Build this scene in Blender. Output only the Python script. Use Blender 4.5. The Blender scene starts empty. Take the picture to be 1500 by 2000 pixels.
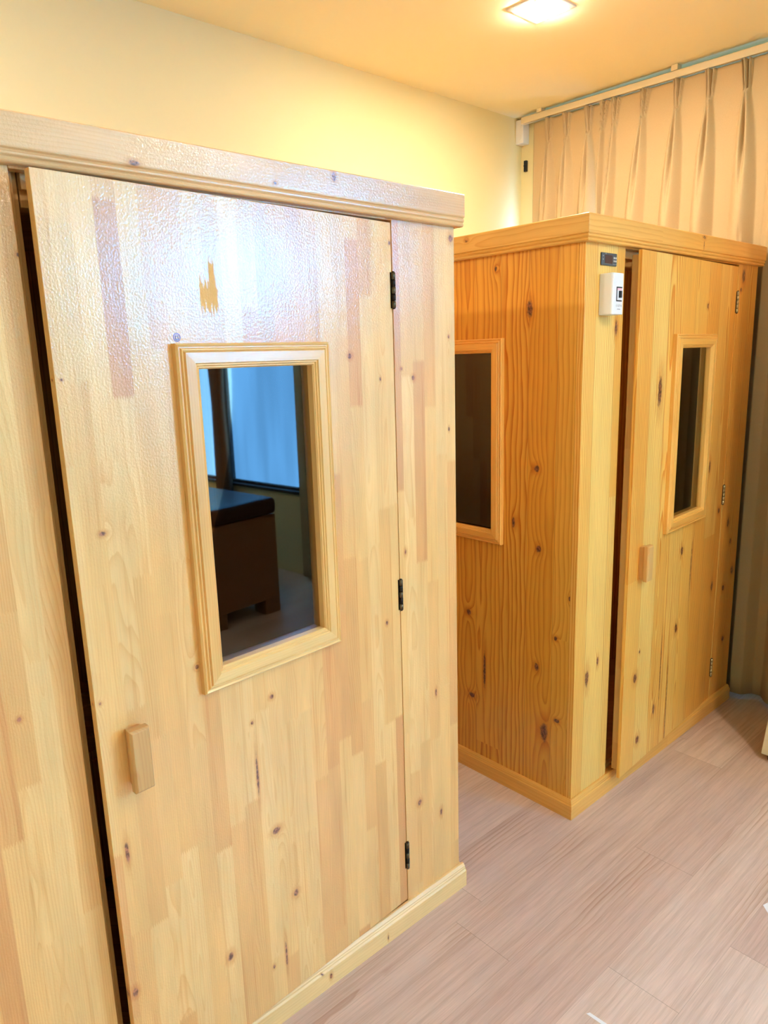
import bpy, bmesh, math, random
from mathutils import Vector, Matrix
random.seed(4)
S = bpy.context.scene
C = S.collection
PI = math.pi

# ------------------------------------------------------------------ camera
def rot_axes(yaw, pit, rol):
    y, p, r = map(math.radians, (yaw, pit, rol))
    fw = Vector((-math.sin(y)*math.cos(p), math.cos(y)*math.cos(p), math.sin(p)))
    rt = Vector((math.cos(y), math.sin(y), 0)); up = rt.cross(fw)
    return rt*math.cos(r)+up*math.sin(r), -rt*math.sin(r)+up*math.cos(r), fw
cam = bpy.data.cameras.new('camera'); co = bpy.data.objects.new('camera', cam); C.objects.link(co)
rt, up, fw = rot_axes(-41.8675, -12.18, -1.7036)
co.matrix_world = Matrix(((rt.x, up.x, -fw.x, -1.338), (rt.y, up.y, -fw.y, -1.2169), (rt.z, up.z, -fw.z, 1.4873), (0, 0, 0, 1)))
cam.sensor_fit = 'VERTICAL'; cam.sensor_height = 36; cam.lens = 1408.84*36/2000
cam.clip_start = 0.02
S.camera = co

# ------------------------------------------------------------------ light settings and exposure
S.view_settings.view_transform = 'Standard'; S.view_settings.look = 'None'
S.view_settings.gamma = 1; S.view_settings.use_curve_mapping = False
S.view_settings.exposure = 0.12
LAMP_POWER = 1.0                      # scales every ceiling lamp
LAMP_COL = (1.0, 0.86, 0.66)
LAMP_L = 450*LAMP_POWER
SKY_LOW = (1.2, 3.9, 8.0)            # daylight through the lower frosted panes
SKY_HIGH = (3.0, 31.0, 76.0)
w = bpy.data.worlds.new('world'); S.world = w; w.use_nodes = True
w.node_tree.nodes['Background'].inputs[0].default_value = (0.45, 0.65, 1, 1)
w.node_tree.nodes['Background'].inputs[1].default_value = 1.0

# room numbers
XR, XL, YB, YF, ZC = 1.80, -3.6, 1.18, -4.7, 2.603
Y2, X2 = -0.0488, 0.4831

# ------------------------------------------------------------------ node helpers
class NT:
    def __init__(s, name):
        m = bpy.data.materials.new(name); m.use_nodes = True; s.m = m; s.t = m.node_tree; s.t.nodes.clear()
        s.out = s.t.nodes.new('ShaderNodeOutputMaterial')
    def new(s, typ, **kw):
        n = s.t.nodes.new(typ)
        for k, v in kw.items(): setattr(n, k, v)
        return n
    def put(s, sock, v):
        if isinstance(v, bpy.types.NodeSocket): s.t.links.new(v, sock)
        elif v is not None: sock.default_value = v
    def M(s, op, a, b=None, c=None, clamp=False):
        n = s.new('ShaderNodeMath', operation=op, use_clamp=clamp)
        s.put(n.inputs[0], a); s.put(n.inputs[1], b); s.put(n.inputs[2], c)
        return n.outputs[0]
    def XYZ(s, x, y=0.0, z=0.0):
        n = s.new('ShaderNodeCombineXYZ'); s.put(n.inputs[0], x); s.put(n.inputs[1], y); s.put(n.inputs[2], z); return n.outputs[0]
    def coords(s):
        tc = s.new('ShaderNodeTexCoord'); sp = s.new('ShaderNodeSeparateXYZ'); s.t.links.new(tc.outputs['Object'], sp.inputs[0])
        return sp.outputs[0], sp.outputs[1], sp.outputs[2], tc.outputs['Object']
    def noise(s, vec, scale=1, detail=2, rough=.5):
        n = s.new('ShaderNodeTexNoise'); s.put(n.inputs['Vector'], vec); n.inputs['Scale'].default_value = scale
        n.inputs['Detail'].default_value = detail; n.inputs['Roughness'].default_value = rough; return n.outputs['Fac']
    def white(s, vec):
        n = s.new('ShaderNodeTexWhiteNoise', noise_dimensions='3D'); s.put(n.inputs['Vector'], vec)
        sp = s.new('ShaderNodeSeparateColor'); s.t.links.new(n.outputs['Color'], sp.inputs[0])
        return n.outputs['Value'], sp.outputs[0], sp.outputs[1], sp.outputs[2]
    def ramp(s, fac, stops, interp='LINEAR'):
        n = s.new('ShaderNodeValToRGB'); n.color_ramp.interpolation = interp
        el = n.color_ramp.elements
        while len(el) < len(stops): el.new(0.5)
        for e, (p, c) in zip(el, stops): e.position = p; e.color = (*c, 1) if len(c) == 3 else c
        s.put(n.inputs[0], fac); return n.outputs['Color']
    def mix(s, fac, a, b, mode='MIX'):
        n = s.new('ShaderNodeMix', data_type='RGBA', blend_type=mode)
        s.put(n.inputs[0], fac); s.put(n.inputs[6], (*a, 1) if isinstance(a, tuple) else a); s.put(n.inputs[7], (*b, 1) if isinstance(b, tuple) else b)
        return n.outputs[2]
    def step(s, v, lo, hi):
        n = s.new('ShaderNodeMapRange', interpolation_type='SMOOTHSTEP'); s.put(n.inputs[0], v)
        n.inputs[1].default_value = lo; n.inputs[2].default_value = hi; n.inputs[3].default_value = 0; n.inputs[4].default_value = 1
        return n.outputs[0]
    def bsdf(s, col, rough=.5, coat=0, coatr=.1, bump=None, bstr=.2, bdist=.001, metal=0, spec=.5):
        b = s.new('ShaderNodeBsdfPrincipled')
        s.put(b.inputs['Base Color'], (*col, 1) if isinstance(col, tuple) else col); s.put(b.inputs['Roughness'], rough)
        b.inputs['Coat Weight'].default_value = coat; b.inputs['Coat Roughness'].default_value = coatr
        b.inputs['Metallic'].default_value = metal; b.inputs['Specular IOR Level'].default_value = spec
        if bump is not None:
            n = s.new('ShaderNodeBump'); n.inputs['Strength'].default_value = bstr; n.inputs['Distance'].default_value = bdist
            s.put(n.inputs['Height'], bump); s.t.links.new(n.outputs[0], b.inputs['Normal'])
            s.t.links.new(n.outputs[0], b.inputs['Coat Normal'])
        s.t.links.new(b.outputs[0], s.out.inputs[0]); return s.m

def srgb(r, g, b):
    f = lambda c: (c/255)/12.92 if c/255 < .04045 else (((c/255)+.055)/1.055)**2.4
    return (f(r), f(g), f(b))

def wood(name, W=.04, L=.5, cols=None, line=(.5, .25, .08), lamt=.5, F=140, vary=1.0, knots=(), horiz=False, rough=.3,
         coat=.0, coatr=.15, finger=False, peel=0.0, seam=.0, seed=0.0, offs=None, worn=None, wav=1.0, fibs=1.0, kscale=1.0, knotcol=(.16, .055, .025), blot=.10):
    """boards of width W along one direction, each with its own colour and growth-ring figure; knots = (u, v, ru, rv)"""
    n = NT(name); x, y, z, ob = n.coords()
    if horiz == 'floor': u, v = y, x
    elif horiz: u, v = z, n.M('ADD', x, y)
    else: u, v = n.M('ADD', x, y), z
    us = n.M('ADD', n.M('DIVIDE', u, W), 50.0+seed*.37)
    i = n.M('FLOOR', us); ui = n.M('SUBTRACT', us, i)
    ri, ra, rb, rc = n.white(n.XYZ(i, seed, 3.3))
    if finger:
        tri = n.M('PINGPONG', u, .0022)
        vv = n.M('ADD', v, n.M('MULTIPLY', tri, 4.0))
    else: vv = v
    if offs:     # joints fixed for some rows: v position of a joint, by row index
        o = n.M('MULTIPLY', ri, L)
        for row, jv in offs:
            eq = n.M('COMPARE', i, float(row), .25)
            o = n.M('ADD', n.M('MULTIPLY', o, n.M('SUBTRACT', 1.0, eq)), n.M('MULTIPLY', eq, -jv))
        js = n.M('DIVIDE', n.M('ADD', n.M('ADD', vv, o), 0.0), L)
    else:
        js = n.M('DIVIDE', n.M('ADD', vv, n.M('MULTIPLY', ri, 7.0)), n.M('MULTIPLY', n.M('ADD', n.M('MULTIPLY', ra, .9), .6), L))
    j = n.M('FLOOR', js)
    cv, c1, c2, c3 = n.white(n.XYZ(i, j, seed))
    base = n.ramp(cv, cols, 'LINEAR')
    # knots
    dm = None
    if knots:
        wob = n.M('MULTIPLY', n.M('SUBTRACT', n.noise(n.XYZ(n.M('MULTIPLY', u, 90), n.M('MULTIPLY', v, 60), seed), 1, 2), .5), .9)
        for (ku, kv, ru, rv) in knots:
            ru, rv = ru*kscale, rv*kscale
            vs = n.new('ShaderNodeVectorMath', operation='MULTIPLY_ADD'); n.put(vs.inputs[0], n.XYZ(u, v, 0.0))
            vs.inputs[1].default_value = (1/ru, 1/rv, 0); vs.inputs[2].default_value = (-ku/ru, -kv/rv, 0)
            ln = n.new('ShaderNodeVectorMath', operation='LENGTH'); n.t.links.new(vs.outputs[0], ln.inputs[0])
            dm = ln.outputs['Value'] if dm is None else n.M('MINIMUM', dm, ln.outputs['Value'])
        dk = n.M('ADD', dm, wob)
        bulge = n.M('DIVIDE', 1.6, n.M('ADD', 1.0, n.M('MULTIPLY', n.M('POWER', dm, 2.0), .22)))
    # rings
    cu = n.M('MULTIPLY', n.M('SUBTRACT', ui, .5), W)
    cen = n.M('MULTIPLY', n.M('SUBTRACT', c1, .5), W*2.6*vary)
    lown = n.M('SUBTRACT', n.noise(n.XYZ(n.M('MULTIPLY', u, 9), n.M('MULTIPLY', v, 2.3), n.M('ADD', n.M('MULTIPLY', cv, 37), seed)), 1, 2), .5)
    dep = n.M('ADD', n.M('ADD', n.M('MULTIPLY', n.M('SUBTRACT', c2, .3), .05), n.M('MULTIPLY', n.M('MULTIPLY', n.M('SUBTRACT', c3, .5), .05), v)), n.M('MULTIPLY', lown, .05*wav))
    du = n.M('SUBTRACT', cu, cen)
    r = n.M('SQRT', n.M('ADD', n.M('MULTIPLY', du, du), n.M('MULTIPLY', dep, dep)))
    ph = n.M('ADD', n.M('MULTIPLY', r, float(F)), n.M('MULTIPLY', n.noise(n.XYZ(n.M('MULTIPLY', u, 25), n.M('MULTIPLY', v, 4), n.M('MULTIPLY', cv, 9)), 1, 2), 1.5))
    if knots: ph = n.M('ADD', ph, bulge)
    fr = n.M('FRACT', ph)
    ln_ = n.M('MULTIPLY', n.M('POWER', fr, 2.6), n.M('SUBTRACT', 1.0, n.step(fr, .9, 1.0)))
    amt = n.M('MULTIPLY', ln_, n.M('MULTIPLY', n.M('ADD', n.M('MULTIPLY', c3, .8), .5), lamt), clamp=True)
    if horiz == 'floor': amt = n.M('MULTIPLY', amt, n.M('ADD', .08, n.step(n.noise(n.XYZ(n.M('MULTIPLY', u, 9), n.M('MULTIPLY', v, 1.6), n.M('MULTIPLY', cv, 31)), 1, 2), .48, .68)))
    col = n.mix(amt, base, n.mix(1.0, base, line, 'MULTIPLY'))
    # fibre and blotches
    fib = n.noise(n.XYZ(n.M('MULTIPLY', u, 700), n.M('MULTIPLY', v, 14), seed), 1, 2, .6)
    blo = n.noise(n.XYZ(n.M('MULTIPLY', u, 22), n.M('MULTIPLY', v, 3.5), n.M('ADD', cv, seed)), 1, 3)
    val = n.M('ADD', 1.0, n.M('ADD', n.M('MULTIPLY', n.M('SUBTRACT', fib, .5), .22*fibs), n.M('MULTIPLY', n.M('SUBTRACT', blo, .5), blot*4)))
    hs = n.new('ShaderNodeHueSaturation'); n.put(hs.inputs['Value'], val); n.put(hs.inputs['Color'], col); col = hs.outputs[0]
    if horiz == 'floor':
        st = n.noise(n.XYZ(n.M('MULTIPLY', u, 120), n.M('MULTIPLY', v, 2.2), n.M('MULTIPLY', cv, 20)), 1, 4, .65)
        col = n.mix(n.M('MULTIPLY', n.step(st, .40, .68), .5), col, n.mix(1.0, col, (.74, .66, .60), 'MULTIPLY'))
    if finger:
        s2 = n.noise(n.XYZ(n.M('MULTIPLY', u, 75), n.M('MULTIPLY', v, 1.7), n.M('MULTIPLY', cv, 40)), 1, 3, .6)
        col = n.mix(n.M('MULTIPLY', n.step(s2, .56, .70), .55), col, n.mix(1.0, col, (.88, .70, .52), 'MULTIPLY'))
    hgt = fib
    if seam:
        e = n.M('MINIMUM', ui, n.M('SUBTRACT', 1.0, ui))
        sm = n.M('SUBTRACT', 1.0, n.step(e, 0.0, seam/W))
        jf = n.M('SUBTRACT', js, j); ej = n.M('MINIMUM', jf, n.M('SUBTRACT', 1.0, jf))
        if offs: sm = n.M('MAXIMUM', n.M('MULTIPLY', sm, .55), n.M('SUBTRACT', 1.0, n.step(ej, 0.0, seam*1.2/L)))
        col = n.mix(n.M('MULTIPLY', sm, .55), col, (.18, .10, .06))
    if knots:
        halo = n.M('MULTIPLY', n.M('SUBTRACT', 1.0, n.step(dk, 1.0, 2.6)), .45)
        col = n.mix(halo, col, n.mix(1.0, col, (.75, .45, .22), 'MULTIPLY'))
        core = n.M('SUBTRACT', 1.0, n.step(dk, .55, 1.15))
        kn = n.noise(n.XYZ(n.M('MULTIPLY', u, 160), n.M('MULTIPLY', v, 110), 0.0), 1, 3)
        kc = n.mix(n.step(kn, .4, .65), knotcol, tuple(min(1, c*3.4) for c in knotcol))
        col = n.mix(core, col, kc)
    rg = n.M('ADD', rough, n.M('MULTIPLY', n.M('SUBTRACT', blo, .5), .12))
    bstr = .12
    if peel:
        pl = n.noise(n.XYZ(n.M('MULTIPLY', u, 260), n.M('MULTIPLY', v, 230), 0.0), 1, 2)
        hgt = n.M('ADD', n.M('MULTIPLY', fib, .4), n.M('MULTIPLY', pl, 2.2)); bstr = peel
    m = None
    if worn:     # patches rubbed through the varnish to bare wood: (u0,u1,v0,v1)
        mk = None
        for (u0, u1, v0, v1) in worn:
            str_ = n.noise(n.XYZ(n.M('MULTIPLY', u, 330), n.M('MULTIPLY', v, 14), 4.0), 1, 2)
            jig = n.M('MULTIPLY', n.M('SUBTRACT', str_, .5), .09)
            a = n.M('MULTIPLY', n.step(u, u0-.002, u0+.002), n.M('SUBTRACT', 1.0, n.step(u, u1-.002, u1+.002)))
            vj = n.M('ADD', v, jig)
            b = n.M('MULTIPLY', n.step(vj, v0-.004, v0+.004), n.M('SUBTRACT', 1.0, n.step(vj, v1-.004, v1+.004)))
            q = n.M('MULTIPLY', a, b); mk = q if mk is None else n.M('MAXIMUM', mk, q)
        col = n.mix(n.M('MULTIPLY', mk, .6), col, (.86, .48, .18)); rg = n.M('ADD', rg, n.M('MULTIPLY', mk, .6))
        b = n.new('ShaderNodeBsdfPrincipled'); n.put(b.inputs['Coat Weight'], n.M('MULTIPLY', n.M('SUBTRACT', 1.0, mk), coat))
    mat = n.bsdf(col, rg, coat, coatr, hgt, bstr, .0012)
    if worn:
        for nd in n.t.nodes:
            if nd.type == 'BSDF_PRINCIPLED' and nd != b: n.put(nd.inputs['Coat Weight'], n.M('MULTIPLY', n.M('SUBTRACT', 1.0, mk), coat)); n.put(nd.inputs['Specular IOR Level'], n.M('MULTIPLY', n.M('SUBTRACT', 1.0, mk), .5))
        n.t.nodes.remove(b)
    return mat

def plain(name, col, rough=.5, metal=0, coat=0, bumps=0, bscale=200, spec=.5, mott=0):
    n = NT(name); x, y, z, ob = n.coords()
    nz = n.noise(ob, bscale, 3)
    c = (*col, 1)
    if mott: c = n.mix(n.M('MULTIPLY', n.noise(ob, 7, 3), mott), tuple(col), tuple(k*.7 for k in col))
    else: c = n.mix(n.M('MULTIPLY', nz, .08), tuple(col), tuple(k*.85 for k in col))
    return n.bsdf(c, rough, coat, .1, nz if bumps else None, bumps, .0015, metal, spec)

def emit(name, col, strength=1.0, streak=False):
    n = NT(name); e = n.new('ShaderNodeEmission'); e.inputs[1].default_value = strength
    if streak:
        x, y, z, ob = n.coords()
        k = n.noise(n.XYZ(0.0, n.M('MULTIPLY', y, 5), n.M('MULTIPLY', z, .6)), 1, 2)
        n.put(e.inputs[0], n.mix(n.step(k, .35, .7), tuple(c*.85 for c in col), tuple(c*1.15 for c in col)))
    else: e.inputs[0].default_value = (*col, 1)
    n.t.links.new(e.outputs[0], n.out.inputs[0]); return n.m

def tinted_glass(name, tint):
    n = NT(name); tr = n.new('ShaderNodeBsdfTransparent'); tr.inputs[0].default_value = (*tint, 1)
    gl = n.new('ShaderNodeBsdfGlossy'); gl.inputs['Roughness'].default_value = .02; gl.inputs[0].default_value = (1, 1, 1, 1)
    fr = n.new('ShaderNodeFresnel'); fr.inputs[0].default_value = 1.8
    mx = n.new('ShaderNodeMixShader'); n.t.links.new(fr.outputs[0], mx.inputs[0]); n.t.links.new(tr.outputs[0], mx.inputs[1]); n.t.links.new(gl.outputs[0], mx.inputs[2])
    n.t.links.new(mx.outputs[0], n.out.inputs[0]); return n.m

# ------------------------------------------------------------------ mesh helpers
def box(bm, x0, x1, y0, y1, z0, z1, mi=0):
    vs = [bm.verts.new(p) for p in ((x0, y0, z0), (x1, y0, z0), (x1, y1, z0), (x0, y1, z0), (x0, y0, z1), (x1, y0, z1), (x1, y1, z1), (x0, y1, z1))]
    fs = []
    for q in ((0, 3, 2, 1), (4, 5, 6, 7), (0, 1, 5, 4), (1, 2, 6, 5), (2, 3, 7, 6), (3, 0, 4, 7)):
        f = bm.faces.new([vs[i] for i in q]); f.material_index = mi; fs.append(f)
    return fs
def cyl(bm, p0, p1, r, n=20, mi=0, r2=None):
    a, b = Vector(p0), Vector(p1); d = (b-a).normalized(); t = Vector((1, 0, 0)) if abs(d.x) < .9 else Vector((0, 1, 0))
    u = d.cross(t).normalized(); v = d.cross(u); r2 = r if r2 is None else r2
    A = [bm.verts.new(a+(u*math.cos(k*2*PI/n)+v*math.sin(k*2*PI/n))*r) for k in range(n)]
    B = [bm.verts.new(b+(u*math.cos(k*2*PI/n)+v*math.sin(k*2*PI/n))*r2) for k in range(n)]
    for k in range(n):
        f = bm.faces.new((A[k], B[k], B[(k+1) % n], A[(k+1) % n])); f.smooth = True; f.material_index = mi
    bm.faces.new(A).material_index = mi; bm.faces.new(B[::-1]).material_index = mi
def obj(name, bm, mats, parent=None, loc=(0, 0, 0), rz=0, bevel=0, seg=2):
    if not isinstance(mats, (list, tuple)): mats = [mats]
    bmesh.ops.recalc_face_normals(bm, faces=bm.faces)
    me = bpy.data.meshes.new(name); bm.to_mesh(me); bm.free()
    for m in mats: me.materials.append(m)
    o = bpy.data.objects.new(name, me); C.objects.link(o); o.location = loc; o.rotation_euler.z = rz
    if parent is not None: o.parent = parent
    if bevel:
        b = o.modifiers.new('bevel', 'BEVEL'); b.width = bevel; b.segments = seg; b.limit_method = 'ANGLE'; b.angle_limit = math.radians(40)
        b.harden_normals = False
    return o
def tag(o, label=None, cat=None, group=None, kind=None):
    if label: o['label'] = label
    if cat: o['category'] = cat
    if group: o['group'] = group
    if kind: o['kind'] = kind
    return o
def empty(name, loc=(0, 0, 0), rz=0):
    o = bpy.data.objects.new(name, None); C.objects.link(o); o.location = loc; o.rotation_euler.z = rz; o.empty_display_size = .1; return o
def bx(name, dims, mat, parent=None, bevel=.0015, **kw):
    bm = bmesh.new(); box(bm, *dims); return obj(name, bm, mat, parent, bevel=bevel, **kw)
def sweep(bm, path, prof, mi=0, seg_mi=None):
    """profile (out, z) swept along a horizontal path of (x, y) with mitred corners; 'out' points to the right of travel"""
    n = len(path); rings = []
    for k, p in enumerate(path):
        p = Vector(p)
        d0 = (p-Vector(path[k-1])).normalized() if k > 0 else None
        d1 = (Vector(path[(k+1) % n])-p).normalized() if k < n-1 else None
        if d0 is None: d0 = d1
        if d1 is None: d1 = d0
        n0, n1 = Vector((d0.y, -d0.x)), Vector((d1.y, -d1.x)); m = (n0+n1); m = m/ (m.dot(n0))
        rings.append([bm.verts.new((p.x+m.x*o, p.y+m.y*o, zz)) for o, zz in prof])
    for s_, (a, b) in enumerate(zip(rings, rings[1:])):
        for k in range(len(prof)):
            bm.faces.new((a[k], a[(k+1) % len(prof)], b[(k+1) % len(prof)], b[k])).material_index = seg_mi[s_] if seg_mi else mi
    bm.faces.new(rings[0]); bm.faces.new(rings[-1][::-1])
def rect_frame(bm, x0, x1, z0, z1, prof, sgn=-1, y0=0.0):
    """mitred picture frame in the x-z plane, profile (inset, height) outwards in sgn*y; sides slot 0, top and bottom slot 1"""
    rings = []
    for d, h in prof:
        y = y0+sgn*h
        rings.append([bm.verts.new(p) for p in ((x0+d, y, z0+d), (x1-d, y, z0+d), (x1-d, y, z1-d), (x0+d, y, z1-d))])
    m = len(rings)
    for k in range(m):
        a, b = rings[k], rings[(k+1) % m]
        for q in range(4):
            f = bm.faces.new((a[q], a[(q+1) % 4], b[(q+1) % 4], b[q])); f.material_index = 1 if q in (0, 2) else 0
def holed(bm, x0, x1, y0, y1, z0, z1, hx0, hx1, hz0, hz1):
    """panel with a rectangular hole, one connected shell, in x-z with thickness y0..y1"""
    O = [(x0, z0), (x1, z0), (x1, z1), (x0, z1)]; H = [(hx0, hz0), (hx1, hz0), (hx1, hz1), (hx0, hz1)]
    R = [[bm.verts.new((x, y, z)) for x, z in L] for L in (O, H) for y in (y0, y1)]
    Of, Ob, Hf, Hb = R
    for k in range(4):
        l = (k+1) % 4
        bm.faces.new((Of[k], Of[l], Hf[l], Hf[k])); bm.faces.new((Ob[k], Hb[k], Hb[l], Ob[l]))
        bm.faces.new((Of[k], Ob[k], Ob[l], Of[l])); bm.faces.new((Hf[k], Hf[l], Hb[l], Hb[k]))

# ------------------------------------------------------------------ materials
CREAM = [(0, srgb(234, 172, 100)), (.2, srgb(245, 191, 116)), (.5, srgb(248, 199, 128)), (.72, srgb(244, 188, 114)), (.93, srgb(238, 175, 104)), (1, srgb(226, 158, 92))]
kn_d1 = [(-.136, 1.49, .006, .006), (-.745, 1.466, .0024, .0023), (-.708, 1.214, .006, .0043), (-.405, .495, .0107, .008), (-.363, .315, .007, .009), (-.54, .27, .0072, .0107), (-.745, .336, .0057, .0096), (-.394, .804, .006, .0056), (-.446, .765, .0037, .0044), (-.048, .864, .004, .006), (-.442, .644, .003, .05), (-.73, .626, .004, .022), (-.4, .179, .003, .034), (-.435, .169, .003, .006), (-.498, .898, .003, .003), (-.046, 1.438, .0028, .0045), (-.746, .923, .0026, .0036), (-.006, 1.728, .003, .004), (-.558, .926, .005, .005)]
kn_f1 = [(-.012, 1.753, .008, .009), (-.144, 1.436, .005, .006), (-.182, 1.025, .004, .008), (-.07, .268, .005, .012), (-.151, .334, .007, .009), (-.083, .625, .003, .01), (-.181, 1.458, .003, .004), (-.024, 1.307, .003, .0055), (-.022, 1.529, .003, .0048),
         (-.973, 1.653, .003, .0037), (-1.064, .922, .004, .0045)]
fade = dict(line=(.86, .66, .45), F=230, rough=.45, coat=1.0, coatr=.09, finger=True)
M_door1 = wood('pine_staves_door', .0375, .42, CREAM, lamt=.55, knots=kn_d1, peel=.20, seed=2.0, worn=[(-.488, -.452, 1.575, 1.625), (-.468, -.456, 1.60, 1.66)], **fade)
M_front1 = wood('pine_staves_front', .0375, .5, CREAM, lamt=.6, knots=kn_f1, peel=.2, seed=5.0, **fade)
M_head1 = wood('pine_header_pale', .2, 3, [(0, srgb(232, 180, 120)), (1, srgb(238, 188, 130))], line=(.88, .7, .5), F=170, lamt=.45, horiz=True, rough=.42, coat=1.0, coatr=.11, peel=.2, seed=1.0,
               knots=[(1.804, -.805, .0045, .009), (1.837, -.392, .009, .005), (1.808, -.533, .003, .004)])
M_skirt1 = wood('pine_skirting_pale', .2, 3, [(0, srgb(246, 200, 134)), (1, srgb(250, 206, 142))], line=(.86, .7, .5), F=120, lamt=.4, horiz=True, rough=.35, seed=7.0,
                knots=[(.03, -.497, .008, .004), (.018, -.31, .008, .002), (.05, -.52, .003, .003)])
M_trimV1 = wood('pine_moulding_upright', .1, 3, [(0, srgb(238, 182, 108)), (1, srgb(244, 194, 122))], line=(.85, .62, .38), F=190, lamt=.5, rough=.3, coat=.3, seed=8.0)
M_trimH1 = wood('pine_moulding_level', .1, 3, [(0, srgb(240, 188, 118)), (1, srgb(246, 200, 130))], line=(.85, .62, .38), F=190, lamt=.5, horiz=True, rough=.3, coat=.3, seed=9.0)
M_edge = wood('pine_cut_edge', .05, .6, [(0, srgb(214, 160, 92)), (1, srgb(222, 172, 104))], line=(.8, .6, .4), F=200, lamt=.4, rough=.45, seed=3.0)
M_handle = wood('worn_handle_wood', .06, 1, [(0, srgb(214, 160, 98)), (1, srgb(220, 170, 108))], line=(.8, .6, .4), F=200, lamt=.4, rough=.45, seed=12.0)
AMBER = [(0, srgb(226, 156, 54)), (.5, srgb(234, 168, 62)), (1, srgb(238, 178, 74))]
kn_s2 = [(.104, 1.135, .008, .009), (.092, .881, .008, .01), (.092, .482, .007, .011), (.138, 1.613, .009, .02), (.191, .952, .005, .015), (.059, .262, .012, .028), (.312, .399, .0045, .06), (.37, .288, .012, .008), (-.026, .743, .004, .007), (.022, .601, .005, .006), (.011, .321, .009, .006), (-.040, .102, .006, .009), (.383, .599, .008, .009), (.268, 1.74, .004, .006)]
M_side2 = wood('knotty_pine_side', .105, 4, AMBER, line=(.66, .36, .10), F=62, lamt=1.3, vary=.8, rough=.33, coat=.25, coatr=.2, seam=.0009, seed=11.0, blot=.06,
               knots=[(a-0.0+X2, b, c, d_) for a, b, c, d_ in kn_s2], knotcol=(.09, .03, .015), kscale=1.3)
GOLD = [(0, srgb(246, 182, 84)), (.5, srgb(251, 198, 102)), (1, srgb(254, 212, 122))]
kn_f2 = [(.654-.049, 1.55, .007, .018), (.556-.049, .464, .008, .026), (.616-.049, .503, .005, .013), (1.53-.049, 1.738, .010, .02), (1.515-.049, 1.688, .006, .006), (1.551-.049, .798, .008, .016), (1.548-.049, .526, .009, .01), (1.585-.049, .715, .006, .010), (1.622-.049, .585, .009, .015), (1.581-.049, .297, .008, .010)]
M_front2 = wood('knotty_pine_front', .105, 4, GOLD, line=(.78, .50, .2), F=120, lamt=1.6, vary=1.3, rough=.35, coat=.15, coatr=.25, seam=.0008, seed=17.0, knots=kn_f2, knotcol=(.12, .04, .015), blot=.06, kscale=1.3)
kn_d2 = [(-.615, 1.352, .012, .040), (-.697, .4, .011, .014), (-.657, .155, .011, .013), (-.535, .224, .007, .015), (-.377, .484, .010, .015), (-.364, .776, .009, .014), (-.671, .487, .004, .005), (-.154, 1.051, .007, .019), (-.03, .864, .008, .009), (-.049, .561, .008, .017), (-.266, 1.623, .006, .007), (-.273, .688, .003, .085), (-.428, .192, .0025, .15), (-.494, .377, .0025, .12)]
M_door2 = wood('knotty_pine_door', .105, 4, GOLD, line=(.78, .48, .18), F=95, lamt=1.6, vary=1.2, rough=.35, coat=.15, coatr=.25, seam=.0008, seed=23.0, knots=kn_d2, knotcol=(.12, .04, .015), blot=.06, kscale=1.3)
M_head2 = wood('pine_header_golden', .2, 4, [(0, srgb(240, 178, 90)), (1, srgb(244, 186, 98))], line=(.82, .6, .28), F=70, lamt=.6, horiz=True, rough=.35, coat=.15, seed=31.0,
               knots=[(1.840, 1.150-.069, .006, .010), (1.815, 1.150-.069, .012, .0025)], knotcol=(.2, .08, .02))
M_head2s = wood('pine_header_side', .2, 4, [(0, srgb(228, 176, 90)), (1, srgb(232, 182, 96))], line=(.8, .56, .25), F=70, lamt=.6, horiz=True, rough=.35, coat=.15, seed=37.0,
               knots=[(1.833, .369+.463, .005, .007)], knotcol=(.2, .08, .02))
M_trimV2 = wood('golden_moulding_upright', .1, 3, [(0, srgb(244, 180, 88)), (1, srgb(248, 192, 102))], line=(.84, .6, .3), F=170, lamt=.5, rough=.35, coat=.15, seed=33.0)
M_trimH2 = wood('golden_moulding_level', .1, 3, [(0, srgb(240, 176, 86)), (1, srgb(246, 188, 98))], line=(.84, .6, .3), F=170, lamt=.5, horiz=True, rough=.35, coat=.15, seed=35.0)
M_inner = wood('sauna_lining', .09, 4, [(0, srgb(205, 150, 92)), (1, srgb(220, 168, 106))], line=(.7, .5, .3), F=120, lamt=.5, rough=.55, seam=.002, seed=41.0)
FL = [(0, srgb(206, 174, 160)), (.35, srgb(215, 186, 172)), (.7, srgb(223, 196, 182)), (1, srgb(209, 178, 162))]
M_floor = wood('laminate_floor', .179, 1.22, FL, line=(.78, .68, .60), F=70, lamt=1.3, vary=.5, wav=1.3, fibs=2.2, horiz='floor', rough=.34, coat=.0, seam=.0011, seed=50.0, blot=.08,
               offs=[(66, .5026), (67, -.1124), (65, .05)])
M_oak = wood('pale_oak', .2, 4, [(0, srgb(224, 206, 176)), (1, srgb(230, 214, 186))], line=(.85, .78, .68), F=300, lamt=.4, horiz=True, rough=.5, seed=61.0)
M_wall = plain('cream_wall_paint', srgb(226, 216, 168), .75, bumps=.08, bscale=120)
M_ceil = plain('ceiling_paint', srgb(246, 242, 206), .8, bumps=.05, bscale=90)
M_white = plain('white_plastic', srgb(238, 238, 240), .35)
M_rail = plain('cream_metal_rail', srgb(226, 214, 184), .4)
M_black = plain('black_plastic', srgb(22, 22, 30), .4)
M_dgrey = plain('dark_grey_plastic', srgb(74, 78, 86), .4)
M_screen = plain('maroon_display', srgb(66, 34, 44), .2)
M_grey = plain('grey_ink', srgb(176, 172, 176), .6)
M_pink = plain('pink_print', srgb(250, 190, 205), .5)
M_brass = plain('aged_bronze', srgb(104, 92, 74), .35, metal=.9)
M_brassd = plain('dark_bronze', srgb(44, 38, 36), .4, metal=.8)
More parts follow.
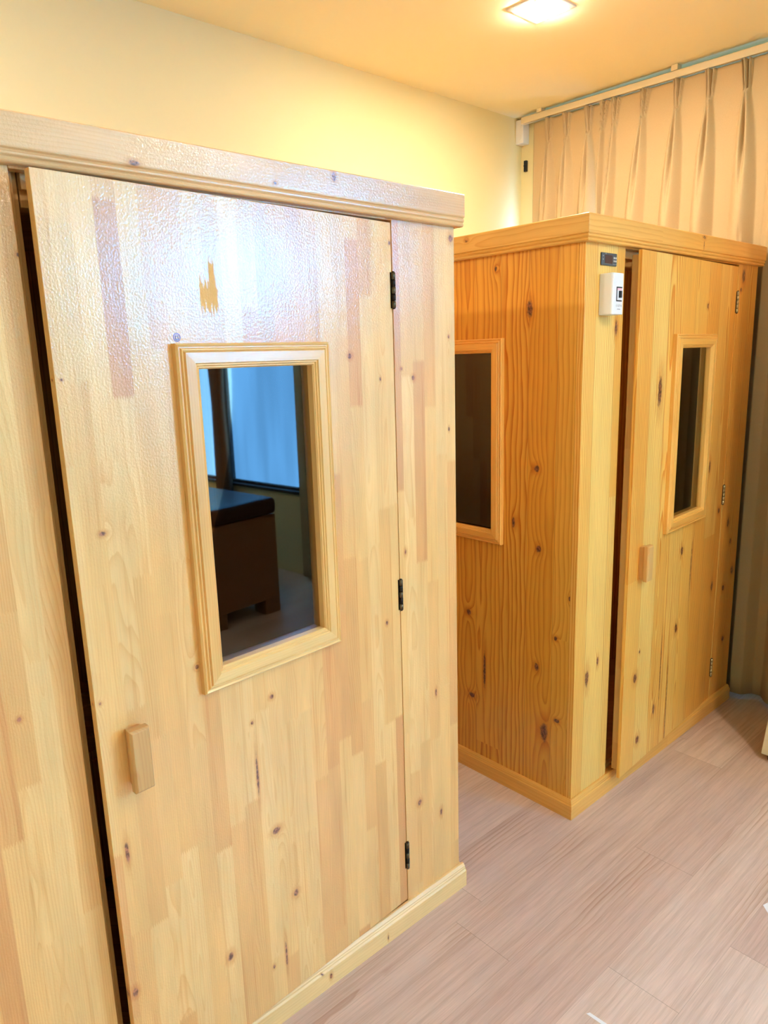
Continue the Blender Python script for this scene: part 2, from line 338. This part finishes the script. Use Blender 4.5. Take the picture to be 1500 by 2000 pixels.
M_zinc = plain('zinc', srgb(196, 182, 140), .35, metal=.7)
M_blueink = plain('blue_ink', srgb(70, 96, 190), .5)
M_tape = plain('white_tape', srgb(240, 238, 244), .55, bumps=.1, bscale=400)
M_leather = plain('dark_brown_leather', srgb(58, 34, 26), .4, bumps=.1, bscale=300)
M_dwood = plain('brown_wood', srgb(150, 102, 66), .5, mott=.6)
M_frame = plain('dark_window_frame', srgb(52, 44, 44), .45)
G_dark = tinted_glass('brown_glass', (.80, .64, .47))
n = NT('curtain_cloth'); cx, cy, cz, ob = n.coords()
wv = n.M('MULTIPLY', n.M('SINE', n.M('MULTIPLY', cz, 2600.0)), n.M('SINE', n.M('MULTIPLY', cy, 2600.0)))
nz = n.noise(ob, 420, 2)
cc = n.mix(nz, srgb(180, 160, 124), srgb(194, 174, 137))
M_cloth = n.bsdf(cc, .85, 0, .1, nz, .15, .001, 0, .15)
M_cloth2 = plain('brown_curtain_cloth', srgb(96, 70, 48), .9, bumps=.1, bscale=300)

# ------------------------------------------------------------------ room
def struct(name, dims, mat, mats=None):
    return tag(bx(name, dims, mat, bevel=0), kind='structure')
struct('floor', (XL, XR, YF, YB, -.05, 0), M_floor)
struct('ceiling', (XL, XR, YF, YB, ZC, ZC+.05), M_ceil)
struct('wall_back', (XL-.1, XR+.1, YB, YB+.1, -.05, ZC+.05), M_wall)
struct('wall_front', (XL-.1, XR+.1, YF-.1, YF, -.05, ZC+.05), M_wall)
struct('wall_left', (XL-.1, XL, YF, YB, -.05, ZC+.05), M_wall)
# right wall with two window openings
WIN = [(-4.28, -2.57, .575, 2.42), (-.30, 1.075, .60, 2.15)]
bm = bmesh.new()
ys = [YF, -4.28, -2.57, -.30, 1.075, YB]
for a, b in zip(ys, ys[1:]):
    hole = [w_ for w_ in WIN if abs(w_[0]-a) < 1e-6]
    if hole:
        box(bm, XR, XR+.14, a, b, -.05, hole[0][2]); box(bm, XR, XR+.14, a, b, hole[0][3], ZC+.05)
    else: box(bm, XR, XR+.14, a, b, -.05, ZC+.05)
tag(obj('wall_right', bm, M_wall), kind='structure')
M_skyL = emit('frosted_daylight_low', SKY_LOW, 1.0, True); M_skyH = emit('frosted_daylight_high', SKY_HIGH, 1.0, True); M_skyB = emit('frosted_daylight_behind_curtain', (4.5, 10.0, 18.0), 1.0)
def window(idx, y0, y1, z0, z1, zt, mull, lo, hi):
    t = tag(empty('window_%d' % idx, (XR+.06, (y0+y1)/2, z0)), kind='structure')
    cy0, L = (y0+y1)/2, (y1-y0)
    bm = bmesh.new(); f = .035
    box(bm, -.03, .03, y0-cy0, y1-cy0, 0, f); box(bm, -.03, .03, y0-cy0, y1-cy0, z1-z0-f, z1-z0)
    box(bm, -.03, .03, y0-cy0, y0-cy0+f, f, z1-z0-f); box(bm, -.03, .03, y1-cy0-f, y1-cy0, f, z1-z0-f)
    box(bm, -.03, .03, mull[0]-cy0, mull[1]-cy0, f, z1-z0-f)
    obj('window_frame', bm, M_frame, t, bevel=.002)
    for a, b in ((y0+f, mull[0]), (mull[1], y1-f)):
        bx('window_pane', (0, .006, a-cy0, b-cy0, f, zt-z0), lo, t, bevel=0)
        bx('window_pane', (0, .006, a-cy0, b-cy0, zt-z0, z1-z0-f), hi, t, bevel=0)
    bx('window_sill', (-.075, 0.02, y0-cy0, y1-cy0, -.001, .018), M_frame if idx == 1 else M_white, t, bevel=.002)
    return t
window(1, -4.28, -2.57, .575, 2.42, 1.85, (-3.42, -3.36), M_skyL, M_skyH)
window(2, -.30, 1.075, .60, 2.15, 1.7, (.40, .44), M_skyB, M_skyB)

# ------------------------------------------------------------------ ceiling lamps
M_lamp = emit('lamp_diffuser', tuple(LAMP_L*c for c in LAMP_COL))
spots = [(.882, .405, 'square recessed ceiling lamp lit above the sauna by the curtain'),
         (.30, -1.55, 'square recessed ceiling lamp over the middle of the floor'),
         (-1.46, .42, 'square recessed ceiling lamp above the left end of the pale sauna'),
         (.30, -3.4, 'square recessed ceiling lamp in front of the daylight window'),
         (-1.7, -3.6, 'square recessed ceiling lamp in the far left of the room')]
for x, y, lab in spots:
    t = tag(empty('ceiling_lamp', (x, y, ZC)), lab, 'ceiling lamp', 'square ceiling lamps')
    bm = bmesh.new()
    sq = lambda h, zz: [bm.verts.new((sx*h, sy*h, zz)) for sx, sy in ((-1, -1), (1, -1), (1, 1), (-1, 1))]
    R = [sq(.082, 0), sq(.082, -.004), sq(.066, -.009), sq(.063, -.003), sq(.063, 0)]
    for a, b in zip(R, R[1:]):
        for k in range(4): bm.faces.new((a[k], a[(k+1) % 4], b[(k+1) % 4], b[k]))
    obj('lamp_frame', bm, M_white, t)
    bm = bmesh.new(); box(bm, -.0605, .0605, -.0605, .0605, -.0125, -.001); obj('lamp_diffuser', bm, M_lamp, t)

# ------------------------------------------------------------------ saunas
HP = [(0, 0), (.014, 0), (.017, .004), (.014, .0085), (.0175, .012), (.0185, .0155), (.0155, .0185), (.020, .021), (.020, .069), (.018, .0715), (0, .0715)]
def header_profile(z0, out=.02): return [(o, z0+h) for o, h in HP]
SP = [(0, 0), (.016, 0), (.016, .048), (.0125, .052), (.0125, .055), (.0105, .0575), (.0105, .0605), (.006, .067), (0, .067)]
FP = [(0, 0), (0, .012), (.003, .015), (.006, .0125), (.008, .0125), (.010, .016), (.012, .0165), (.014, .014), (.016, .018), (.034, .0185), (.036, .0155), (.038, .0160), (.040, .0125), (.042, .0130), (.0445, .0095), (.0445, -.012), (.030, -.012), (.030, 0)]
H = 1.85
def hinge(parent, z, dark, hx=0.0, h=.076):
    m = [M_brass, M_brassd] if dark else [M_zinc, M_brassd]
    bm = bmesh.new()
    for k in range(5):
        cyl(bm, (hx, -.0035, z+h*k/5+.0004), (hx, -.0035, z+h*(k+1)/5-.0004), .0048, 16, (1 if k in (1, 3) else 0) if dark else 0)
    cyl(bm, (hx, -.0035, z-.002), (hx, -.0035, z+h+.002), .003, 12, 1)
    box(bm, hx-.0065, hx+.0065, -.0012, .004, z, z+h, 1)
    return obj('hinge', bm, m, parent)
def door(parent, hinge_x, y, ang, wd, z0, z1, hole, outer, mat, tv, th_, medge, dark, hz, batten):
    bm = bmesh.new(); tp = .018 if dark else .0115
    holed(bm, -wd, -.0012, 0, tp, z0, z1, *hole)
    d = obj('door', bm, mat, parent, loc=(hinge_x, y, 0), rz=math.radians(ang), bevel=.0012)
    # thick rails on the back of the leaf
    bm = bmesh.new()
    a, b, c, e = -wd+batten, -.03, z0+.022, z1-.012
    tr = .040 if dark else .036
    box(bm, a, a+.045, tp+.0002, tr, c, e); box(bm, b-.045, b, tp+.0002, tr, c, e)
    box(bm, a+.045, b-.045, tp+.0002, tr, c, c+.06); box(bm, a+.045, b-.045, tp+.0002, tr, e-.06, e)
    obj('door_rail', bm, medge, d, bevel=.0015)
    bm = bmesh.new(); rect_frame(bm, outer[0], outer[1], outer[2], outer[3], FP)
    obj('window_frame', bm, [tv, th_], d)
    x0, x1, zz0, zz1 = hole
    bx('glass_pane', (x0+.0005, x1-.0005, .006, .010, zz0+.0005, zz1-.0005), G_dark, d, bevel=0)
    # handle: a tapered block of wood with chamfered face
    bm = bmesh.new()
    def ringf(x0, x1, y_, z0_, z1_): return [bm.verts.new(p) for p in ((x0, y_, z0_), (x1, y_, z0_), (x1, y_, z1_), (x0, y_, z1_))]
    hx = -.715 if dark else -.713
    R = [ringf(hx+.006, hx+.031, 0, .756, .861), ringf(hx+.004, hx+.033, -.014, .752, .864), ringf(hx, hx+.0365, -.018, .748, .867), ringf(hx, hx+.0365, -.030, .748, .867), ringf(hx+.0035, hx+.0335, -.0345, .752, .863)]
    for p, q in zip(R, R[1:]):
        for k in range(4): bm.faces.new((p[k], p[(k+1) % 4], q[(k+1) % 4], q[k]))
    bm.faces.new(R[0]); bm.faces.new(R[-1][::-1])
    ho = obj('door_handle', bm, M_handle if dark else M_edge, d, bevel=.001)
    if dark: tag(ho, 'darker worn wooden block handle')
    for z in hz: hinge(d, z, dark)
    return d

def sauna(name, label, x0, y0, wside, openx, hx, mf, mside, mhead, mskirt, mhs, medge, side_hole=None, side_outer=None):
    """x0..x1 wide, front face at y0, back near the wall; panels are children of an Empty on the floor"""
    t = tag(empty(name, (x0, y0, 0)), label, 'sauna')
    P = lambda v: v-x0
    x1 = x0+1.172; yb = YB-.03-y0; W = 1.172
    ztop = H-.012
    # front posts: material coordinates stay in world x by placing meshes with an offset object
    def fr(nm, a, b, c, e, mt, th_=.022):
        bm = bmesh.new(); box(bm, a, b, y0, y0+th_, c, e); o = obj(nm, bm, mt, t, bevel=.0012); o.location = (-x0, -y0, 0); return o
    fr('front_panel', x0, openx, .0, ztop, mf); fr('front_panel', hx+.0012, x1, .0, ztop, mf)
    fr('top_rail', openx, hx+.0012, 1.775, ztop, mhs)
    fr('threshold', openx, hx+.0012, .0, .060, mhs)
    # stepped rebate inside the opening
    bm = bmesh.new()
    box(bm, openx-.03, openx+.010, y0+.0225, y0+.034, .06, 1.79); box(bm, openx-.03, openx+.020, y0+.0345, y0+.06, .06, 1.79)
    box(bm, openx+.022, hx, y0+.0225, y0+.034, 1.752, 1.80); box(bm, openx+.022, hx, y0+.0345, y0+.075, 1.728, 1.80)
    box(bm, openx+.022, hx, y0+.0225, y0+.034, .02, .068); box(bm, openx+.022, hx, y0+.0345, y0+.075, .02, .075)
    o = obj('door_stop', bm, medge, t, bevel=.001); o.location = (-x0, -y0, 0)
    # sides, back, roof, floor
    def side(xa, xb, hole):
        bm = bmesh.new()
        if hole:
            holed(bm, y0+.0225, YB-.03, xa, xb, 0, ztop, *hole)
            for v in bm.verts: v.co = (v.co.y, v.co.x, v.co.z)
        else: box(bm, xa, xb, y0+.0225, YB-.03, 0, ztop)
        o = obj('side_panel', bm, mside, t, bevel=.001); o.location = (-x0, -y0, 0); return o
    side(x0, x0+.022, side_hole); side(x1-.022, x1, None)
    bx('back_panel', (.0225, W-.0225, yb-.022, yb, 0, ztop), M_inner, t)
    bx('roof_panel', (.0225, W-.0225, .0225, yb-.0225, ztop-.022, ztop), M_inner, t)
    bx('floor_panel', (.0225, W-.0225, .0225, yb-.0225, .004, .03), M_inner, t)
    bm = bmesh.new()
    for k in range(5): box(bm, .03, W-.03, yb-.50+k*.094, yb-.50+k*.094+.086, .44, .465)
    box(bm, .03, W-.03, yb-.50, yb-.48, .07, .438)
    obj('bench', bm, M_inner, t, bevel=.003)
    return t, P

# ---- the pale sauna in front
s1x0 = -1.172
t1, P1 = sauna('sauna_cabin', 'pale finger-jointed pine sauna cabin in the foreground with sky-blue sheen on its ajar door', s1x0, 0.0, None, -.972, -.203, M_front1, M_front1, M_head1, M_skirt1, M_front1, M_edge)
bm = bmesh.new(); sweep(bm, [(s1x0-.015, 0), (.017, 0)], header_profile(H-.0715)); o = obj('header_board', bm, M_head1, t1, bevel=.003); o.location = (-s1x0, 0, 0)
bm = bmesh.new(); sweep(bm, [(0, .0005), (0, YB-.032)], header_profile(H-.0715)); o = obj('header_board', bm, M_head1, t1); o.location = (-s1x0, 0, 0)
bm = bmesh.new(); sweep(bm, [(s1x0-.012, 0), (.012, 0)], [(a*1.12, b) for a, b in SP]); o = obj('skirting_board', bm, M_skirt1, t1, bevel=.001); o.location = (-s1x0, 0, 0)
bm = bmesh.new(); sweep(bm, [(0, .0005), (0, YB-.032)], SP); o = obj('skirting_board', bm, M_skirt1, t1); o.location = (-s1x0, 0, 0)
d1 = door(t1, 1.172-.203, 0.0, 3.3, .755, .0705, 1.7705, (-.5066+.0, -.246, .914, 1.479), (-.5525, -.2052, .870, 1.519), M_door1, M_trimV1, M_trimH1, M_edge, True, (.167, .885, 1.591), .05)
# ink stamp above the window of the door
bm = bmesh.new()
for k in range(24):
    a0, a1 = k*2*PI/24, (k+1)*2*PI/24
    for r0, r1 in ((.0062, .0072), (.0046, .0051)):
        q = [bm.verts.new((r*math.cos(a), -.0004, r*math.sin(a))) for r, a in ((r0, a0), (r1, a0), (r1, a1), (r0, a1))]; bm.faces.new(q)
for a in (-.0025, .0018): box(bm, a, a+.0008, -.0005, -.0001, -.0026, .0026)
box(bm, -.0025, .0026, -.0005, -.0001, .0018, .0026); box(bm, -.0025, .004, -.0005, -.0001, -.0034, -.0026)
tag(obj('stamp', bm, M_blueink, d1, loc=(-.5406, 0, 1.5294)), 'small round blue ink stamp')

# ---- the knotty golden sauna behind
t2, P2 = sauna('sauna_cabin', 'knotty golden pine sauna cabin in the corner beside the beige curtain with white control box', X2, Y2, None, .690, 1.482, M_front2, M_side2, M_head2, M_head2, M_trimH2, M_edge,
               side_hole=(.277, .70, .915, 1.487))
# material coordinates of the side panel are world x+y, set above by its knots
bm = bmesh.new(); sweep(bm, [(X2, YB-.032), (X2, Y2), (X2+1.172, Y2), (X2+1.172, YB-.032)], header_profile(H-.0715), seg_mi=(1, 0, 1))
o = obj('header_board', bm, [M_head2, M_head2s], t2, bevel=.0012); o.location = (-X2, -Y2, 0)
bm = bmesh.new(); sweep(bm, [(X2, YB-.032), (X2, Y2), (X2+1.172, Y2), (X2+1.172, YB-.032)], [(a*.75, b) for a, b in SP])
o = obj('skirting_board', bm, M_head2, t2, bevel=.001); o.location = (-X2, -Y2, 0)
d2 = door(t2, 1.482-X2, 0.0, 3.4, .780, .0625, 1.7690, (-.489, -.243, .914, 1.485), (-.5335, -.1985, .870, 1.5295), M_door2, M_trimV2, M_trimH2, M_edge, False, (.163, .884, 1.606), .010)
bm = bmesh.new(); cyl(bm, (.40, .62, H-.062), (.40, .62, H-.035), .035)  # unseen fill lamp added under the roof to brighten the cabin behind its glass
obj('added_fill_lamp', bm, emit('added_fill_glow', (30.0, 20.0, 10.0)), t2)
# the side window of this cabin: frame swept in the y-z plane
bm = bmesh.new(); rect_frame(bm, .2325, .7445, .8705, 1.5315, FP)
for v in bm.verts: v.co = (X2+v.co.y, v.co.x, v.co.z)
o = obj('window_frame', bm, [M_trimV2, M_trimH2], t2); o.location = (-X2, -Y2, 0)
bm = bmesh.new(); box(bm, X2+.008, X2+.012, .2775, .6995, .9155, 1.4865); o = obj('glass_pane', bm, G_dark, t2); o.location = (-X2, -Y2, 0)

# ------------------------------------------------------------------ controls on the golden sauna
t = tag(empty('temperature_controller', (.596, Y2, 1.7385)), 'small dark grey digital controller with maroon display beneath the sauna header', 'controller')
bx('controller_plate', (-.0405, .0405, -.005, -.0001, -.0173, .0173), M_dgrey, t, bevel=.002)
bx('display', (-.025, .015, -.0056, -.0051, -.0115, .0115), M_screen, t, bevel=.0003)
for a in (.0235, .0325):
    for b in (-.0065, .002): bx('button', (a-.0025, a+.0025, -.0062, -.0051, b, b+.005), M_white, t, bevel=.0004)
for b in (.0065, -.003): bx('indicator_mark', (-.0355, -.0315, -.0054, -.0051, b, b+.003), M_grey, t, bevel=0)
bx('indicator_mark', (-.022, -.018, -.0054, -.0051, .0128, .015), M_grey, t, bevel=0)
def text(name, body, size, mat, parent, loc):
    cu = bpy.data.curves.new(name, 'FONT'); cu.body = body; cu.size = size; cu.align_x = 'CENTER'; cu.extrude = .0001
    o = bpy.data.objects.new(name+'_src', cu); C.objects.link(o)
    dg = bpy.context.evaluated_depsgraph_get(); me = bpy.data.meshes.new_from_object(o.evaluated_get(dg)); bpy.data.objects.remove(o)
    me.materials.clear(); me.materials.append(mat)
    q = bpy.data.objects.new(name, me); C.objects.link(q); q.parent = parent; q.location = loc; q.rotation_euler.x = PI/2; return q
text('lettering', 'mmnm', .0075, M_grey, t, (.027, -.0054, -.0145))
bw = .0605; bz0, bz1 = 1.5838, 1.6975
t = tag(empty('control_box', (.554, Y2-.0004, bz0)), 'white plastic control box with black framed switch hung on the sauna front post', 'control box')
bm = bmesh.new(); hb = bz1-bz0
prof = [(0, 0), (0, -.030), (.0, -.0385), (.004, -.043), (bw-.004, -.043), (bw, -.039), (bw, 0)]
A = [bm.verts.new((a, b, 0)) for a, b in prof]; B = [bm.verts.new((a, b, hb)) for a, b in prof]
for k in range(len(prof)): bm.faces.new((A[k], A[(k+1) % 7], B[(k+1) % 7], B[k]))
bm.faces.new(A); bm.faces.new(B[::-1])
obj('case', bm, M_white, t, bevel=.0025)
fy = -.0432
bm = bmesh.new(); zb, zt = .036, .076
box(bm, .020, .049, fy-.0006, fy, zt-.0035, zt); box(bm, .020, .049, fy-.0006, fy, zb, zb+.0035); box(bm, .020, .0235, fy-.0006, fy, zb+.0035, zt-.0035)
tag(obj('switch_border', bm, M_black, t), 'black bracket-shaped border')
bx('warning_strip', (.024, .048, fy-.0005, fy, zt-.0095, zt-.0040), M_pink, t, bevel=0)
bx('switch_lever', (.0325, .0415, fy-.006, fy, zb+.010, zb+.029), M_black, t, bevel=.0008)
text('lettering', 'E XZF B', .0085, M_grey, t, (.035, fy-.0001, .0215)); text('lettering', 'mmmn', .006, M_grey, t, (.035, fy-.0001, .0135))

# ------------------------------------------------------------------ curtain rail and curtains
def ztop_c(y): return 2.5365+.011*y
t = tag(empty('curtain_rail', (1.735, .4, 2.565)), 'cream curtain rail fixed beneath the ceiling along the right wall', 'curtain rail')
bm = bmesh.new()
ya, yb_ = -2.5, 1.125
for (dx0, dx1, dz0, dz1) in ((-.014, .014, 0.004, .030),):
    vs = []
    for yy in (ya, yb_):
        zz = ztop_c(yy)+.008-2.565
        vs.append([bm.verts.new((a, yy-.4, zz+b)) for a, b in ((dx0, dz0), (dx0, dz1), (dx0+.004, dz1+.003), (dx1, dz1+.003), (dx1, dz0), (.004, dz0), (.004, dz0+.008), (-.004, dz0+.008), (-.004, dz0))])
    for k in range(9): bm.faces.new((vs[0][k], vs[0][(k+1) % 9], vs[1][(k+1) % 9], vs[1][k]))
    bm.faces.new(vs[0]); bm.faces.new(vs[1][::-1])
obj('rail', bm, M_rail, t)
for yy in (1.02, .36, -.35, -1.1, -1.9):
    z0 = ztop_c(yy)+.041-2.565
    bm = bmesh.new(); box(bm, -.018, .018, yy-.4-.014, yy-.4+.014, z0, ZC-2.565); obj('ceiling_clip', bm, M_rail, t, bevel=.002)
def curtain(name, y1, y0, pleats, xb, label, mat, zlow=.022, cat='curtain'):
    N = int((y1-y0)/.0026); bm = bmesh.new(); zs = []
    s = 0
    while s < 2.52: zs.append(s); s += .010 if s < .22 else (.03 if s < .8 else .09)
    zs.append(2.515)
    grid = []
    for s in zs:
        row = []
        for k in range(N+1):
            y = y1+(y0-y1)*k/N
            h = 0.0
            for (yk, dr, amp) in pleats:
                yc = yk+dr*min(s/.5, 1)**.8
                if s < .105:
                    q = s/.105; ww = .0205-.0075*q; tt = (y-yc)/ww
                    if abs(tt) < 1: h = max(h, (.040-.014*q)*math.sqrt(max(0, 1-tt*tt))*(.45+.55*math.cos(tt*2*PI*1.25)))
                else:
                    g = 1-math.exp(-(s-.105)/.17); ww = (.0135+.040*g)*amp; tt = (y-yc)/ww
                    hh = .027+.026*g
                    if abs(tt) < 1:
                        cr = .85*math.exp(-(tt/.20)**2)*math.exp(-((s-.24)/.17)**2)
                        h = max(h, hh*(.5+.5*math.cos(PI*tt))**.6*(1-cr))
            lowf = .006*math.sin(y*31+s*1.3)*min(1, s*1.2)
            zt = ztop_c(y)+.004
            z = max(zlow, zt-s*(zt-zlow)/2.515)
            if z < 1.9 and y > -.10: h = min(h, .040)
            row.append(bm.verts.new((xb-h-lowf*.6, y, z)))
        grid.append(row)
    for a, b in zip(grid, grid[1:]):
        for k in range(N):
            f = bm.faces.new((a[k], a[k+1], b[k+1], b[k])); f.smooth = True
    o = obj(name, bm, mat)
    m = o.modifiers.new('thick', 'SOLIDIFY'); m.thickness = .0016; m.offset = 1
    return tag(o, label, cat)
curtain('curtain', 1.062, .700, [(.9695, .010, 1.05), (.8717, .006, 1.05), (.7571, .004, 1.05)], 1.7385, 'narrow beige pinch-pleated curtain hanging in the room corner, left of the long one', M_cloth)
pl = [(.6754, .036, .62), (.6186, .030, .62), (.4839, .034, .95), (.3404, .018, .95), (.2104, .008, .95), (.076, -.018, 1.0)]
y = -.065
while y > -2.42: pl.append((y, random.uniform(-.015, .015), 1.0)); y -= .137
curtain('curtain', .690, -2.50, pl, 1.7315, 'wide beige pinch-pleated curtain hanging behind the golden sauna to the floor', M_cloth)

bm = bmesh.new(); box(bm, XR-.05, XR-.0005, 1.134, 1.1795, 2.484, 2.592)
t = tag(empty('wiring_box', (XR-.05, 1.157, 2.484)), 'small white plastic wiring box in the room corner just under the ceiling', 'wiring box')
for v in bm.verts: v.co -= Vector((XR-.05, 1.157, 2.484))
obj('case', bm, M_white, t, bevel=.003)
for zz in (.030, .075):
    bm = bmesh.new(); cyl(bm, (-.0015, 0, zz), (.0, 0, zz), .0125, 24); cyl(bm, (-.0022, 0, zz), (-.0012, 0, zz), .009, 24); obj('knockout', bm, M_white, t)
bm = bmesh.new(); box(bm, XR-.014, XR-.0005, 1.141, 1.156, 2.362, 2.412); cyl(bm, (XR-.02, 1.1485, 2.387), (XR-.012, 1.1485, 2.387), .005)
tag(obj('wall_bracket', bm, M_black, bevel=.001), 'tiny black bracket on the wall between wiring box and curtain', 'bracket')

# ------------------------------------------------------------------ pale oak cabinet at the right edge
t = tag(empty('oak_cabinet', (1.262, -.342, 0)), 'pale oak cabinet at the right edge of the view, only its corner showing', 'cabinet')
bm = bmesh.new()
A = [bm.verts.new(p) for p in ((0, 0, .026), (.35, 0, .026), (.35, -.76, .026), (0, -.76, .026))]
B = [bm.verts.new(p) for p in ((.012, -.010, .165), (.34, -.010, .165), (.34, -.75, .165), (.012, -.75, .165))]
for k in range(4): bm.faces.new((A[k], A[(k+1) % 4], B[(k+1) % 4], B[k]))
bm.faces.new(A[::-1]); bm.faces.new(B)
obj('plinth', bm, M_oak, t, bevel=.003)
bx('body', (.018, .335, -.745, -.014, .1655, 2.05), M_oak, t, bevel=.003)
for a, b in ((-.37, -.02), (-.74, -.373)):
    dd_ = bx('cabinet_door', (.008, .0178, a, b, .18, 2.04), M_oak, t, bevel=.002)
for a in (-.345, -.395): bx('door_knob', (-.006, .0078, a-.006, a+.006, .98, 1.10), M_brass, t, bevel=.002)
for a, b in ((.03, -.03), (.31, -.03), (.03, -.72), (.31, -.72)):
    bm = bmesh.new(); cyl(bm, (a, b, 0), (a, b, .0262), .015); obj('foot', bm, M_black, t)

# ------------------------------------------------------------------ tape marks on the floor
def tape(label, pts):
    bm = bmesh.new(); A = [bm.verts.new((x, y, .0002)) for x, y in pts]; B = [bm.verts.new((x, y, .0006)) for x, y in pts]
    for k in range(4): bm.faces.new((A[k], A[(k+1) % 4], B[(k+1) % 4], B[k]))
    bm.faces.new(A[::-1]); bm.faces.new(B)
    tag(obj('floor_tape', bm, M_tape), label, 'tape')
tape('short white tape strip on the floor at the bottom edge of the view', [(-.1025, -.482), (-.094, -.486), (-.0878, -.60), (-.098, -.60)])
tape('white tape strip on the floor by the right edge of the view', [(.5285, -.6285), (.57, -.640), (.548, -.662), (.507, -.650)])

# ------------------------------------------------------------------ treatment bench that the door glass mirrors
t = tag(empty('padded_bench', (.717, -2.15, 0)), 'wooden bench with dark leather cushion under the daylight window', 'bench')
bm = bmesh.new(); box(bm, 0, .50, -1.60, 0, .09, .60); obj('bench_box', bm, M_dwood, t, bevel=.004)
for a in (0, .39):
    for b in (-.11, -1.60): bx('leg', (a, a+.11, b, b+.11, 0, .0898), M_dwood, t, bevel=.003)
bm = bmesh.new(); box(bm, -.012, .51, -1.61, .012, .602, .70); tag(obj('cushion', bm, M_leather, t, bevel=.03, seg=5), 'dark brown leather cushion')
# brown curtain gathered between the two panes
bm = bmesh.new(); rows = []
for k in range(30):
    z = .45+k*(2.5-.45)/29; q = abs(z-1.15)/1.35; hw = .07+.20*q**1.6 if z > 1.15 else .07+.05*q
    rows.append([bm.verts.new((XR-.055+.022*math.sin(i*PI*.9), -3.355+hw*(i/12-1), z)) for i in range(25)])
for a, b in zip(rows, rows[1:]):
    for i in range(24): bm.faces.new((a[i], a[i+1], b[i+1], b[i])).smooth = True
o = obj('gathered_curtain', bm, M_cloth2); m = o.modifiers.new('thick', 'SOLIDIFY'); m.thickness = .003
tag(o, 'dark brown curtain gathered between the two panes of the daylight window', 'curtain')
